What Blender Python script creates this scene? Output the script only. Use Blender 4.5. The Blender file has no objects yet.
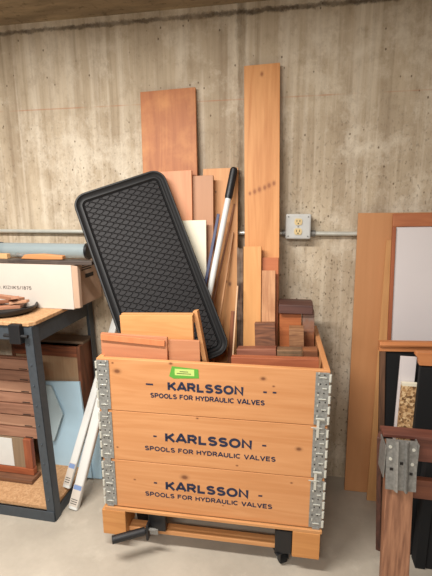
import bpy, bmesh, math, random
from mathutils import Vector, Matrix, Euler
S = bpy.context.scene
COL = S.collection
random.seed(4)
V = Vector

# ------------------------------------------------------------------ camera
PITCH, YAW, ROLL, FPX = 0.2030831547, 0.184084449, -0.00433184, 402.886
CAM = V((0, -1.8165, 1.3001))
cF = V((-math.sin(YAW)*math.cos(PITCH), math.cos(YAW)*math.cos(PITCH), -math.sin(PITCH)))
r0 = V((math.cos(YAW), math.sin(YAW), 0)); u0 = r0.cross(cF)
cR = r0*math.cos(ROLL) + u0*math.sin(ROLL); cU = u0*math.cos(ROLL) - r0*math.sin(ROLL)
cam = bpy.data.cameras.new('camera'); cam_o = bpy.data.objects.new('camera', cam); COL.objects.link(cam_o)
m = Matrix.Identity(4)
for i in range(3):
    m[i][0] = cR[i]; m[i][1] = cU[i]; m[i][2] = -cF[i]; m[i][3] = CAM[i]
cam_o.matrix_world = m
cam.sensor_fit = 'HORIZONTAL'; cam.sensor_width = 36; cam.lens = 36*FPX/432; cam.clip_start = .02
S.camera = cam_o

def ray(x, y): return cF + cR*((x-216)/FPX) - cU*((y-288)/FPX)
def at(x, y, Y):
    d = ray(x, y); return CAM + d*((Y-CAM.y)/d.y)
def flr(x, y, z=0):
    d = ray(x, y); return CAM + d*((z-CAM.z)/d.z)
def onp(x, y, pl):
    """pl = (Y at z1, z1, Y at z2, z2): a plane leaning about the x axis"""
    y1, z1, y2, z2 = pl; k = (y1-y2)/(z1-z2)
    d = ray(x, y)
    # CAM.y+t d.y = y1 + k (CAM.z + t d.z - z1)
    t = (y1 + k*(CAM.z-z1) - CAM.y)/(d.y-k*d.z)
    return CAM + d*t

# ------------------------------------------------------------------ materials
def lin(c):
    if isinstance(c, str): c = tuple(int(c[i:i+2], 16)/255 for i in (0, 2, 4))
    return tuple((v/12.92 if v <= .04045 else ((v+.055)/1.055)**2.4) for v in c) + (1,)
class NT:
    def __init__(s, name):
        s.m = bpy.data.materials.new(name); s.m.use_nodes = True
        s.t = s.m.node_tree; s.b = s.t.nodes['Principled BSDF']
        s.tc = s.n('ShaderNodeTexCoord')
    def n(s, typ, **k):
        nd = s.t.nodes.new(typ)
        for a, v in k.items(): setattr(nd, a, v)
        return nd
    def l(s, a, b): s.t.links.new(a, b)
    def mapping(s, scale=(1,1,1), loc=(0,0,0), rot=(0,0,0), src='Object'):
        mp = s.n('ShaderNodeMapping'); mp.inputs['Scale'].default_value = scale
        mp.inputs['Location'].default_value = loc; mp.inputs['Rotation'].default_value = rot
        s.l(s.tc.outputs[src], mp.inputs['Vector']); return mp.outputs[0]
    def noise(s, vec, scale=5, detail=4, rough=.55, dist=0):
        n = s.n('ShaderNodeTexNoise'); s.l(vec, n.inputs['Vector'])
        n.inputs['Scale'].default_value = scale; n.inputs['Detail'].default_value = detail
        n.inputs['Roughness'].default_value = rough; n.inputs['Distortion'].default_value = dist
        return n.outputs[0]
    def ramp(s, fac, stops):
        r = s.n('ShaderNodeValToRGB'); s.l(fac, r.inputs[0]); e = r.color_ramp.elements
        while len(e) < len(stops): e.new(.5)
        for i, (p, c) in enumerate(stops):
            e[i].position = p; e[i].color = lin(c) if not isinstance(c, (int, float)) else (c, c, c, 1)
        return r.outputs[0]
    def mix(s, fac, a, b, mode='MIX'):
        x = s.n('ShaderNodeMix', data_type='RGBA', blend_type=mode)
        for sock, v in ((x.inputs[0], fac), (x.inputs[6], a), (x.inputs[7], b)):
            if isinstance(v, (int, float)): sock.default_value = v
            elif isinstance(v, (str, tuple)): sock.default_value = lin(v)
            else: s.l(v, sock)
        return x.outputs[2]
    def math(s, op, a, b=0):
        x = s.n('ShaderNodeMath', operation=op)
        for sock, v in ((x.inputs[0], a), (x.inputs[1], b)):
            if isinstance(v, (int, float)): sock.default_value = v
            else: s.l(v, sock)
        return x.outputs[0]
    def out(s, col, rough=.6, metal=0, bump=None, bs=.2, bd=.002, spec=None):
        if isinstance(col, str): s.b.inputs['Base Color'].default_value = lin(col)
        else: s.l(col, s.b.inputs['Base Color'])
        if isinstance(rough, (int, float)): s.b.inputs['Roughness'].default_value = rough
        else: s.l(rough, s.b.inputs['Roughness'])
        s.b.inputs['Metallic'].default_value = metal
        if spec is not None: s.b.inputs['Specular IOR Level'].default_value = spec
        if bump is not None:
            b = s.n('ShaderNodeBump'); b.inputs['Strength'].default_value = bs; b.inputs['Distance'].default_value = bd
            s.l(bump, b.inputs['Height']); s.l(b.outputs[0], s.b.inputs['Normal'])
        return s.m
_seed = [0]
def wood(name, light, dark, axis='Z', grain=1.0, contrast=.5, knots=0, knotc='5a2c14', rough=.55, spots=None, blotch=None, streak=1.0):
    """grain runs along axis; spots = explicit knots (x, y, z, r) in object space"""
    _seed[0] += 1; sd = _seed[0]*3.71
    n = NT(name); i = 'XYZ'.index(axis)
    import colorsys
    def tone(c, k=.96):
        h_, s_, v_ = colorsys.rgb_to_hsv(*[int(c[q:q+2], 16)/255 for q in (0, 2, 4)])
        return tuple(colorsys.hsv_to_rgb(h_-.005, s_*k, v_*.965))
    light, dark = tone(light), tone(dark)
    contrast *= 2.1
    sc = [1, 1, 1]; sc[i] = .06
    fine = n.noise(n.mapping(tuple(v*90*grain for v in sc), (sd, sd*2, sd)), 1, 3, .6)
    sm_ = [1, 1, 1]; sm_[i] = .03
    midn = n.noise(n.mapping(tuple(v*38*grain for v in sm_), (sd*3, sd, sd*1.7)), 1, 4, .65, .6)
    sc2 = [9*grain]*3; sc2[i] = .9*grain
    broad = n.noise(n.mapping(tuple(sc2), (sd*2, sd, sd*.5)), 1, 3, .5, 1.2)
    rings = n.math('SINE', n.math('MULTIPLY', broad, 42))
    rings = n.math('ADD', n.math('MULTIPLY', rings, .22*streak), .5)
    f = n.math('ADD', n.math('MULTIPLY', rings, .32), n.math('ADD', n.math('MULTIPLY', fine, .4), n.math('MULTIPLY', midn, .42)))
    f = n.math('ADD', n.math('MULTIPLY', n.math('SUBTRACT', f, .5), contrast*2), .45)
    col = n.mix(f, light, dark)
    if blotch:
        bl = n.noise(n.mapping((6, 6, 6), (sd, 0, sd)), 1, 4, .6)
        col = n.mix(n.ramp(bl, ((.48, 0), (.68, .75))), col, blotch)
    if knots:
        v = n.n('ShaderNodeTexVoronoi', feature='F1'); sk = [1.0*knots]*3; sk[i] = .55*knots
        n.l(n.mapping(tuple(sk), (sd*.7, sd, sd*1.3)), v.inputs['Vector']); v.inputs['Scale'].default_value = 7
        col = n.mix(n.ramp(v.outputs['Distance'], ((.06, .85), (.13, 0))), col, knotc)
    for (x, y, z, r) in (spots or ()):
        d = n.n('ShaderNodeVectorMath', operation='DISTANCE'); sc3 = [1, 1, 1]; sc3[i] = .7
        n.l(n.mapping(tuple(sc3)), d.inputs[0]); p = [x, y, z]; p[i] *= .7; d.inputs[1].default_value = p
        col = n.mix(n.ramp(n.math('DIVIDE', d.outputs['Value'], r*2), ((.2, .8), (.42, .25), (.7, 0))), col, knotc)
    return n.out(col, rough, bump=f, bs=.2, bd=.001)
def plain(name, c, rough=.5, metal=0, var=.12, scale=30, bs=.1):
    n = NT(name); nz = n.noise(n.mapping(), scale, 4)
    dk = tuple(int(c[i:i+2], 16)/255*(1-var) for i in (0, 2, 4))
    return n.out(n.mix(nz, c, dk), rough, metal, bump=nz, bs=bs)
def galvanised(name, a='aaaaa6', b='6f706e', metal=.35, rough=.38):
    n = NT(name); v = n.n('ShaderNodeTexVoronoi'); n.l(n.mapping(), v.inputs['Vector']); v.inputs['Scale'].default_value = 110
    nz = n.noise(n.mapping(), 60, 3)
    f = n.math('ADD', n.math('MULTIPLY', v.outputs['Distance'], .5), n.math('MULTIPLY', nz, .6))
    return n.out(n.mix(f, a, b), rough, metal, bump=nz, bs=.1)

M = {}
def build_wall_material():
    n = NT('concrete_wall')
    base = n.noise(n.mapping((1.3, 1.3, 1.0), (2, 0, 0)), 1, 5, .6)
    col = n.ramp(base, ((.32, 'b09f88'), (.5, 'c6b59c'), (.68, 'dccdb6')))
    st = n.noise(n.mapping((9, 9, .45)), 1, 5, .62)                      # vertical form-board streaks
    col = n.mix(n.ramp(st, ((.48, 0), (.76, .6))), col, '8c7863')
    st2 = n.noise(n.mapping((40, 40, 1.1), (5, 0, 2)), 1, 4, .6)
    col = n.mix(n.ramp(st2, ((.5, 0), (.75, .55))), col, '87735c')
    st3 = n.noise(n.mapping((19, 19, .7), (1, 0, 7)), 1, 4, .55)
    col = n.mix(n.ramp(st3, ((.5, 0), (.74, .8))), col, 'e8dcc8')
    pt = n.noise(n.mapping((3.4, 3.4, 3.0), (9, 0, 4)), 1, 7, .72)
    col = n.mix(n.ramp(pt, ((.5, 0), (.62, .65))), col, 'e2d6c2')
    mt = n.noise(n.mapping((16, 16, 12), (2, 0, 6)), 1, 7, .75)
    col = n.mix(n.ramp(mt, ((.5, 0), (.7, .5))), col, '98836a')
    sp = n.noise(n.mapping((75, 75, 50), (3, 0, 1)), 1, 6, .8)            # pits
    area = n.noise(n.mapping((2.0, 2.0, 2.4), (4.2, 0, 1.5)), 1, 3, .5)
    pit = n.math('MULTIPLY', n.ramp(sp, ((.57, 0), (.63, 1))), n.ramp(area, ((.40, .22), (.56, 1))))
    sepz = n.n('ShaderNodeSeparateXYZ'); n.l(n.tc.outputs['Object'], sepz.inputs[0])
    low = n.ramp(n.math('MULTIPLY', n.math('ADD', sepz.outputs[2], n.math('MULTIPLY', n.math('SUBTRACT', area, .5), .8)), .5), ((.6, 1), (.9, .18)))
    pit = n.math('MULTIPLY', pit, low)
    col = n.mix(n.math('MULTIPLY', pit, .75), col, '66533f')
    v = n.n('ShaderNodeTexVoronoi'); n.l(n.mapping((1, 1, .7)), v.inputs['Vector']); v.inputs['Scale'].default_value = 26
    hole = n.ramp(v.outputs['Distance'], ((.06, .8), (.11, 0)))
    col = n.mix(hole, col, '5b4a38')
    # dark ragged upright streak, cold joint under the slab and a faint red chalk line
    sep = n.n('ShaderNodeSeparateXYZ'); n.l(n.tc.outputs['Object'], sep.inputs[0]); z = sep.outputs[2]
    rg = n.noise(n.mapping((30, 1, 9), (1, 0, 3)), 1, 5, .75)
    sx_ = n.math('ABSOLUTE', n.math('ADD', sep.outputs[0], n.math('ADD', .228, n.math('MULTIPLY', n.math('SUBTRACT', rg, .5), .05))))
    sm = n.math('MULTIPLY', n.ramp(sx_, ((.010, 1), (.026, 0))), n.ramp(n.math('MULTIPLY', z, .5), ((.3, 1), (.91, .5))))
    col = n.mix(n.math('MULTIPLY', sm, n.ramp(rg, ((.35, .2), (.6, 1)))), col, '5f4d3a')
    wob = n.noise(n.mapping((14, 1, 14)), 1, 6, .8)
    jz = n.math('ABSOLUTE', n.math('SUBTRACT', n.math('ADD', z, n.math('MULTIPLY', n.math('SUBTRACT', wob, .5), .05)), 2.068))
    jm = n.math('MULTIPLY', n.ramp(jz, ((.005, 1), (.011, 0))), n.ramp(n.noise(n.mapping((9, 1, 5), (0, 0, 8)), 1, 5, .7), ((.3, .35), (.6, 1))))
    col = n.mix(n.math('MULTIPLY', jm, .85), col, '4a3d30')
    lz = n.math('ABSOLUTE', n.math('SUBTRACT', z, 1.737))
    lm = n.math('MULTIPLY', n.ramp(lz, ((.0015, 1), (.0035, 0))), n.ramp(n.noise(n.mapping((5, 1, 1)), 1, 2), ((.38, 0), (.52, .55))))
    col = n.mix(lm, col, 'b8704e')
    h = n.math('SUBTRACT', n.math('ADD', n.math('MULTIPLY', st, .5), n.math('MULTIPLY', mt, .35)), n.math('ADD', pit, jm))
    return n.out(col, .9, bump=h, bs=.6, bd=.004, spec=.2)
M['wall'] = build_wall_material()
n = NT('concrete_floor')
a = n.noise(n.mapping(), 3.2, 6, .6); b = n.noise(n.mapping(), 60, 3)
c = n.ramp(a, ((.3, 'a39a8c'), (.55, 'b4aa9b'), (.72, 'c0b6a6')))
c = n.mix(n.ramp(n.noise(n.mapping((1, 1, 1), (3, 8, 0)), 7, 5, .65), ((.58, 0), (.7, .45))), c, 'c9c0b0')
c = n.mix(n.math('MULTIPLY', b, .18), c, '857b6c')
M['floor'] = n.out(c, .65, bump=b, bs=.12, spec=.3)
n = NT('ceiling_slab')
a = n.noise(n.mapping((3, 14, 3), rot=(0, 0, .3)), 1, 5, .65)
c = n.ramp(a, ((.35, '7d6c54'), (.55, '968367'), (.7, 'b09b7a')))
c = n.mix(n.ramp(n.noise(n.mapping(), 30, 5, .7), ((.55, 0), (.68, .6))), c, '4b3e2e')
M['ceiling'] = n.out(c, .95, bump=a, bs=.5)

M['galv'] = galvanised('galvanised_steel')
M['galv2'] = galvanised('dull_galvanised_steel', '999792', '64625e', .3, .45)
M['conduit'] = plain('conduit_zinc', 'd8d8ce', .3, .35)
M['ivory'] = plain('ivory_plastic', 'e0c793', .4)
M['black'] = plain('black_plastic', '17171a', .45)
M['blackmatte'] = plain('black_matte', '050507', .9)
M['ink'] = plain('navy_print', '1b2340', .7)
M['ink_black'] = plain('dark_print', '2a2522', .7)
M['white'] = plain('white_plastic', 'dadad6', .45, var=.05)
M['whiteboard'] = plain('cream_panel', 'e8dfc8', .6, var=.05)
M['navy'] = plain('navy_plastic', '27305a', .5)
M['bluesteel'] = plain('blue_grey_steel', '4c535a', .5, .2, var=.25, scale=60)
M['foam'] = plain('blue_foam', 'bcdcee', .75, var=.12, scale=6)
M['foam2'] = plain('pale_blue_foam', 'b3c6cc', .75, var=.12, scale=6)
M['cardwhite'] = plain('white_cardboard', 'cfc5b9', .8, var=.06, scale=8)
M['card'] = plain('brown_cardboard', 'd3b196', .85, var=.12, scale=14)
M['green'] = plain('green_tape', '5da83a', .6)
M['yellow'] = plain('yellow_label', 'c8dc7c', .6)
M['greypanel'] = plain('grey_white_panel', 'd9d1d0', .45, var=.05, scale=4)
M['rust_dark'] = plain('dark_void', '1a1410', .9)
n = NT('chipboard'); v = n.n('ShaderNodeTexVoronoi'); n.l(n.mapping(), v.inputs['Vector']); v.inputs['Scale'].default_value = 150
c = n.mix(.5, n.ramp(v.outputs['Color'], ((.15, '9c7450'), (.5, 'b98f66'), (.85, 'd0a880'))), 'b58a60')
M['chip'] = n.out(c, .85, bump=v.outputs['Distance'], bs=.3)
n = NT('coarse_chipboard'); v = n.n('ShaderNodeTexVoronoi'); n.l(n.mapping(), v.inputs['Vector']); v.inputs['Scale'].default_value = 130
c = n.ramp(v.outputs['Color'], ((.15, '6a4a2c'), (.5, 'b98f60'), (.85, 'd8b88c')))
M['osb'] = n.out(c, .8, bump=v.outputs['Distance'], bs=.3)
# embossed tray: diamond basket weave pattern of raised cells
n = NT('embossed_rubber')
mp = n.mapping((1, 1, 1)); sx = n.n('ShaderNodeSeparateXYZ'); n.l(mp, sx.inputs[0])
p = n.math('MULTIPLY', sx.outputs[0], 74); q = n.math('MULTIPLY', sx.outputs[2], 122)
h = n.math('MULTIPLY', n.math('SINE', n.math('ADD', p, q)), n.math('SINE', n.math('SUBTRACT', p, q)))
h = n.ramp(n.math('ABSOLUTE', h), ((.0, 0), (.28, 1)))
M['rubber_emb'] = n.out(n.mix(h, '0d0b0c', '161314'), .6, bump=h, bs=.8, bd=.003, spec=.3)
M['rubber'] = plain('black_rubber', '111011', .6)
n = NT('clear_plastic_tube'); n.out('b9c8cc', .25); n.b.inputs['Transmission Weight'].default_value = .45
M['clear'] = n.m

PINE = dict(light='e3a86c', dark='c98848')
M['collar'] = [wood('crate_pine_%s' % w, 'dba067', 'c18248', 'X', .8, .42, spots=sp) for w, sp in (
    ('top', ((.075, 0, .15, .011), (.06, 0, .18, .004), (.585, 0, .155, .008), (.27, 0, .19, .006), (.62, 0, .13, .004))),
    ('middle', ((.71, 0, .105, .009), (.36, 0, .19, .004), (.06, 0, .05, .004), (.5, 0, .02, .004))),
    ('bottom', ((.31, 0, .15, .012), (.12, 0, .12, .004), (.69, 0, .17, .004), (.45, 0, .05, .003))))]
M['pine'] = wood('pine_offcut', 'e2ac70', 'c68a50', 'Z', 1, .4)
M['pineX'] = wood('pine_rail', 'd9a468', 'bb8149', 'X', 1, .4)
M['block'] = wood('block_pine', 'd69a55', 'b97b3c', 'X', 1, .4)

# ------------------------------------------------------------------ mesh helpers
def box(bm, c, s, R=None):
    Mx = Matrix.Translation(V(c)) @ (R.to_4x4() if R else Matrix.Identity(4)) @ Matrix.Diagonal(V((s[0], s[1], s[2], 1)))
    return bmesh.ops.create_cube(bm, size=1, matrix=Mx)['verts']
def box2(bm, lo, hi): return box(bm, [(a+b)/2 for a, b in zip(lo, hi)], [abs(b-a) for a, b in zip(lo, hi)])
def cyl(bm, p1, p2, r, seg=20, r2=None):
    p1, p2 = V(p1), V(p2); d = p2-p1
    Mx = Matrix.Translation((p1+p2)/2) @ d.to_track_quat('Z', 'Y').to_matrix().to_4x4()
    bmesh.ops.create_cone(bm, cap_ends=True, segments=seg, radius1=r, radius2=r if r2 is None else r2, depth=d.length, matrix=Mx)
def bar(bm, p1, p2, w, t, roll=0):
    """box of section w x t from p1 to p2"""
    p1, p2 = V(p1), V(p2); d = p2-p1
    q = d.to_track_quat('Z', 'Y').to_matrix() @ Matrix.Rotation(roll, 3, 'Z')
    return box(bm, (p1+p2)/2, (w, t, d.length), q)
def prism(bm, pts, axis, a, b):
    """polygon pts (2-D) extruded along axis from a to b"""
    def P(p, k):
        v = list(p); v.insert(axis, k); return bm.verts.new(v)
    A = [P(p, a) for p in pts]; B = [P(p, b) for p in pts]
    bm.faces.new(A); bm.faces.new(B[::-1])
    for i in range(len(pts)):
        j = (i+1) % len(pts); bm.faces.new((A[i], B[i], B[j], A[j]))
def obj(name, bm, mat, parent=None, loc=None, rot=None, mw=None, bev=0, smooth=False):
    bmesh.ops.recalc_face_normals(bm, faces=bm.faces)
    me = bpy.data.meshes.new(name); bm.to_mesh(me); bm.free()
    o = bpy.data.objects.new(name, me); COL.objects.link(o)
    for mm in (mat if isinstance(mat, (list, tuple)) else [mat]): me.materials.append(mm)
    if parent: o.parent = parent
    if mw is not None: o.matrix_world = mw
    if loc is not None: o.location = loc
    if rot is not None: o.rotation_euler = rot
    if bev:
        md = o.modifiers.new('bevel', 'BEVEL'); md.width = bev; md.segments = 2; md.limit_method = 'ANGLE'
    if smooth:
        for p_ in me.polygons: p_.use_smooth = True
        md = o.modifiers.new('edges', 'EDGE_SPLIT'); md.split_angle = math.radians(40)
    return o
def tag(o, label, cat=None, group=None):
    o['label'] = label
    if cat: o['category'] = cat
    if group: o['group'] = group
    return o
def thing(name, label, cat, loc=(0,0,0), rz=0, group=None, mw=None):
    o = bpy.data.objects.new(name, None); COL.objects.link(o); o.empty_display_size = .05
    if mw is not None: o.matrix_world = mw
    else: o.location = loc; o.rotation_euler = (0, 0, rz)
    return tag(o, label, cat, group)
def B(): return bmesh.new()
def struct(o): o['kind'] = 'structure'; return o

def frame_from(TL, TR, edge, pl, side, zend):
    """right-angled board frame on plane pl: TL, TR pixel corners, edge = a lower pixel on the left ('L') or right ('R') edge"""
    a, b_ = onp(*TL, pl), onp(*TR, pl); e = onp(*edge, pl)
    v = ((e-a) if side == 'L' else (e-b_)).normalized()
    u = b_-a; u = u - v*u.dot(v); w = u.length; u.normalize()
    Y = (-v).cross(u)
    a0 = a if side == 'L' else b_-u*w
    L = (a0.z-zend)/(-v.z) - abs(u.z)*w/2
    o = a0 + u*(w/2) + v*L
    mw = Matrix.Identity(4)
    for i in range(3): mw[i][0] = u[i]; mw[i][1] = Y[i]; mw[i][2] = -v[i]; mw[i][3] = o[i]
    return mw, w, L
def plank(name, label, cat, TL, TR, edge, side, pl, zend, t, mat, group=None, jag=0, bev=.0012, notch=None):
    mw, w, L = frame_from(TL, TR, edge, pl, side, zend)
    bm = B()
    if jag:
        n_ = 7; pts = [(-w/2, 0), (w/2, 0)] + [(w/2-w*i/n_, L+random.uniform(-jag, jag)) for i in range(n_+1)]
        prism(bm, pts, 1, 0, t)
    else:
        box2(bm, (-w/2, 0, 0), (w/2, t, L))
    o = obj(name, bm, mat, mw=mw, bev=bev)
    return tag(o, label, cat, group)

# ------------------------------------------------------------------ setting
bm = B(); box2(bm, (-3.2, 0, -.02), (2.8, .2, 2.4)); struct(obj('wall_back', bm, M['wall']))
bm = B(); box2(bm, (-3.2, -4.2, -.1), (2.8, 0, 0)); struct(obj('floor', bm, M['floor']))
bm = B(); box2(bm, (-3.2, -4.2, 2.1), (2.8, 0, 2.2)); struct(obj('ceiling', bm, M['ceiling']))

# ------------------------------------------------------------------ conduit and outlet
zc = 1.1783
ob = at(298, 226, 0)
def conduit_run(x0, x1, label):
    t = thing('conduit', label, 'conduit', (x0, -.019, zc))
    bm = B(); cyl(bm, (0, 0, 0), (x1-x0, 0, 0), .0095, 20); obj('tube', bm, M['conduit'], t, smooth=True)
    return t
tl = conduit_run(-2.2, ob.x-.068, 'zinc conduit running along wall left of the outlet, behind the leaning boards')
bm = B(); cyl(bm, (ob.x-.068+2.2, 0, 0), (ob.x-.051+2.2, 0, 0), .014, 12); obj('connector', bm, M['galv2'], tl)
tr = conduit_run(ob.x+.068, 1.2, 'zinc conduit running right from the outlet behind tall plywood')
bm = B(); cyl(bm, (-.017, 0, 0), (.006, 0, 0), .014, 12); obj('connector', bm, M['galv2'], tr)
for dx in (.3,):
    bm = B(); box(bm, (dx-.09, -.002, 0), (.012, .024, .03)); box(bm, (dx-.09, .012, -.024), (.012, .008, .03)); obj('strap', bm, M['galv2'], tr, bev=.002)
t = thing('electrical_outlet', 'square metal outlet box with ivory double socket on the concrete wall', 'outlet', (ob.x, 0, ob.z))
bm = B(); box2(bm, (-.051, -.040, -.051), (.051, 0, .051)); obj('back_box', bm, M['galv2'], t, bev=.006)
bm = B(); box2(bm, (-.053, -.052, -.053), (.053, -.0405, .053)); obj('cover_plate', bm, plain('zinc_plate', 'd2d2ce', .35, .2), t, bev=.009)
for s in (-1, 1):
    bm = B()
    pts = [(.0165*math.cos(a)*1.0, s*.0205+min(.0135, max(-.0135, .0185*math.sin(a)))) for a in [i*math.tau/28 for i in range(28)]]
    prism(bm, pts, 1, -.0555, -.052); f = obj('receptacle', bm, M['ivory'], t)
    bm = B()
    box(bm, (-.0062, -.0558, s*.0205+.003), (.0024, .001, .009)); box(bm, (.0062, -.0558, s*.0205+.003), (.0024, .001, .009))
    cyl(bm, (0, -.0562, s*.0205-.007), (0, -.0553, s*.0205-.007), .0026, 12); obj('slots', bm, M['blackmatte'], f)
for p in ((0, 0), (-.041, .041), (.041, -.041), (.041, .041), (-.041, -.041)):
    bm = B(); cyl(bm, (p[0], -.054, p[1]), (p[0], -.052, p[1]), .003, 10); obj('screw', bm, M['galv2'], t)

# ------------------------------------------------------------------ the crate: pallet, three collars
CX, CY, CRZ, CW, CD, Z0, CH = -.6606, -.5783, .0294, .8, .505, .185, .1976
CM = Matrix.Translation((CX, CY, 0)) @ Matrix.Rotation(CRZ, 4, 'Z'); CMi = CM.inverted()
def front(x, y, off=0):
    """point of the crate's front plane behind a pixel, in crate coordinates"""
    nrm = (CM.to_3x3() @ V((0, -1, 0))); p0 = CM @ V((0, -off, 0)); d = ray(x, y)
    return CMi @ (CAM + d*((p0-CAM).dot(nrm)/d.dot(nrm)))
# slim wooden pallet on castors
pal = thing('pallet', 'low pine pallet with corner blocks carrying the three stacked box collars', 'pallet', CM @ V((0, 0, 0)), CRZ)
bm = B()
for i in range(6):
    box2(bm, (.005, .004+i*.083, Z0-.013), (.795, .004+i*.083+.076, Z0-.001))
obj('deck', bm, M['pineX'], pal, bev=.001)
for (x0, x1, y0, y1) in ((-.012, .080, -.012, .09), (.70, .795, -.012, .09), (-.0, .09, .40, .5), (.71, .8, .40, .5)):
    bm = B(); box2(bm, (x0, y0, .066), (x1, y1, Z0-.0138)); obj('corner_block', bm, M['block'], pal, bev=.002)
bm = B(); box2(bm, (.0, -.011, Z0-.0132), (.8, -.001, Z0-.002)); 
obj('front_lip', bm, M['pineX'], pal, bev=.001)
for (y0) in (.016,):
    bm = B(); box2(bm, (.0805, y0, .0665), (.6995, y0+.04, .083)); obj('bottom_board', bm, M['pineX'], pal, bev=.001)
bm = B(); box2(bm, (.091, .42, .07), (.709, .49, .086)); obj('bottom_board', bm, M['pineX'], pal, bev=.001)
bm = B(); bar(bm, (.15, .055, .092), (.30, .16, .092), .03, .016, 0); obj('brace', bm, M['pineX'], pal, bev=.001)
bm = B(); box2(bm, (.095, .1, .087), (.16, .48, .105)); obj('runner', bm, M['pineX'], pal, bev=.001)
bm = B(); box2(bm, (.64, .1, .087), (.69, .48, .105)); obj('runner', bm, M['pineX'], pal, bev=.001)
# castors and foot lever of the wheeled base
def castor(x, y, label):
    t = thing('castor', label, 'castor', CM @ V((x, y, 0)), CRZ + .5, 'castors under the pallet')
    bm = B(); box2(bm, (-.035, -.03, .062), (.035, .03, .0655)); box2(bm, (-.019, -.022, .022), (-.014, .022, .062)); box2(bm, (.014, -.022, .022), (.019, .022, .062)); obj('bracket', bm, M['black'], t, bev=.002)
    bm = B(); cyl(bm, (-.012, 0, .024), (.012, 0, .024), .024, 24); w = obj('wheel', bm, M['blackmatte'], t, bev=.003)
    bm = B(); cyl(bm, (-.021, 0, .024), (.021, 0, .024), .004, 10); obj('axle', bm, M['galv2'], w)
for x, y, l in ((.665, .03, 'black castor beside the front right corner block'), (.12, .10, 'black castor behind the foot lever at the left'), (.67, .44, 'black castor under the pallet back, on the right'), (.13, .44, 'black castor under the pallet back, on the left')):
    castor(x, y, l)
t = thing('corner_bracket', 'black steel bracket above the front right castor', 'bracket', CM @ V((.665, 0, 0)), CRZ)
bm = B(); box2(bm, (-.026, -.004, .067), (.034, .055, .160)); obj('plate', bm, M['black'], t, bev=.002)
lv0, lv1 = CMi @ at(112, 540, -.66), CMi @ at(145, 531, -.60)
t = thing('foot_lever', 'black foot lever of the wheeled base sticking out at lower left', 'lever', CM @ V((lv1.x, lv1.y, 0)), CRZ)
o_ = V((lv1.x, lv1.y, 0)); bm = B(); cyl(bm, lv0-o_, lv1-o_, .0145, 24); obj('grip', bm, M['black'], t, bev=.002)
bm = B(); cyl(bm, (-.01, 0, lv1.z), (.012, .0, lv1.z), .008, 12); box2(bm, (.006, -.008, lv1.z-.035), (.014, .02, lv1.z+.03)); box2(bm, (.004, .03, .09), (.07, .06, .165)); box2(bm, (.0, -.005, lv1.z-.006), (.012, .04, lv1.z+.012)); obj('linkage', bm, M['black'], t, bev=.002)
bm = B(); cyl(bm, (.014, .005, lv1.z+.005), (.04, .005, lv1.z+.005), .006, 10); box2(bm, (.018, .0, lv1.z-.012), (.05, .004, lv1.z+.012)); obj('spring_clip', bm, M['galv2'], t, bev=.001)

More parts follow.
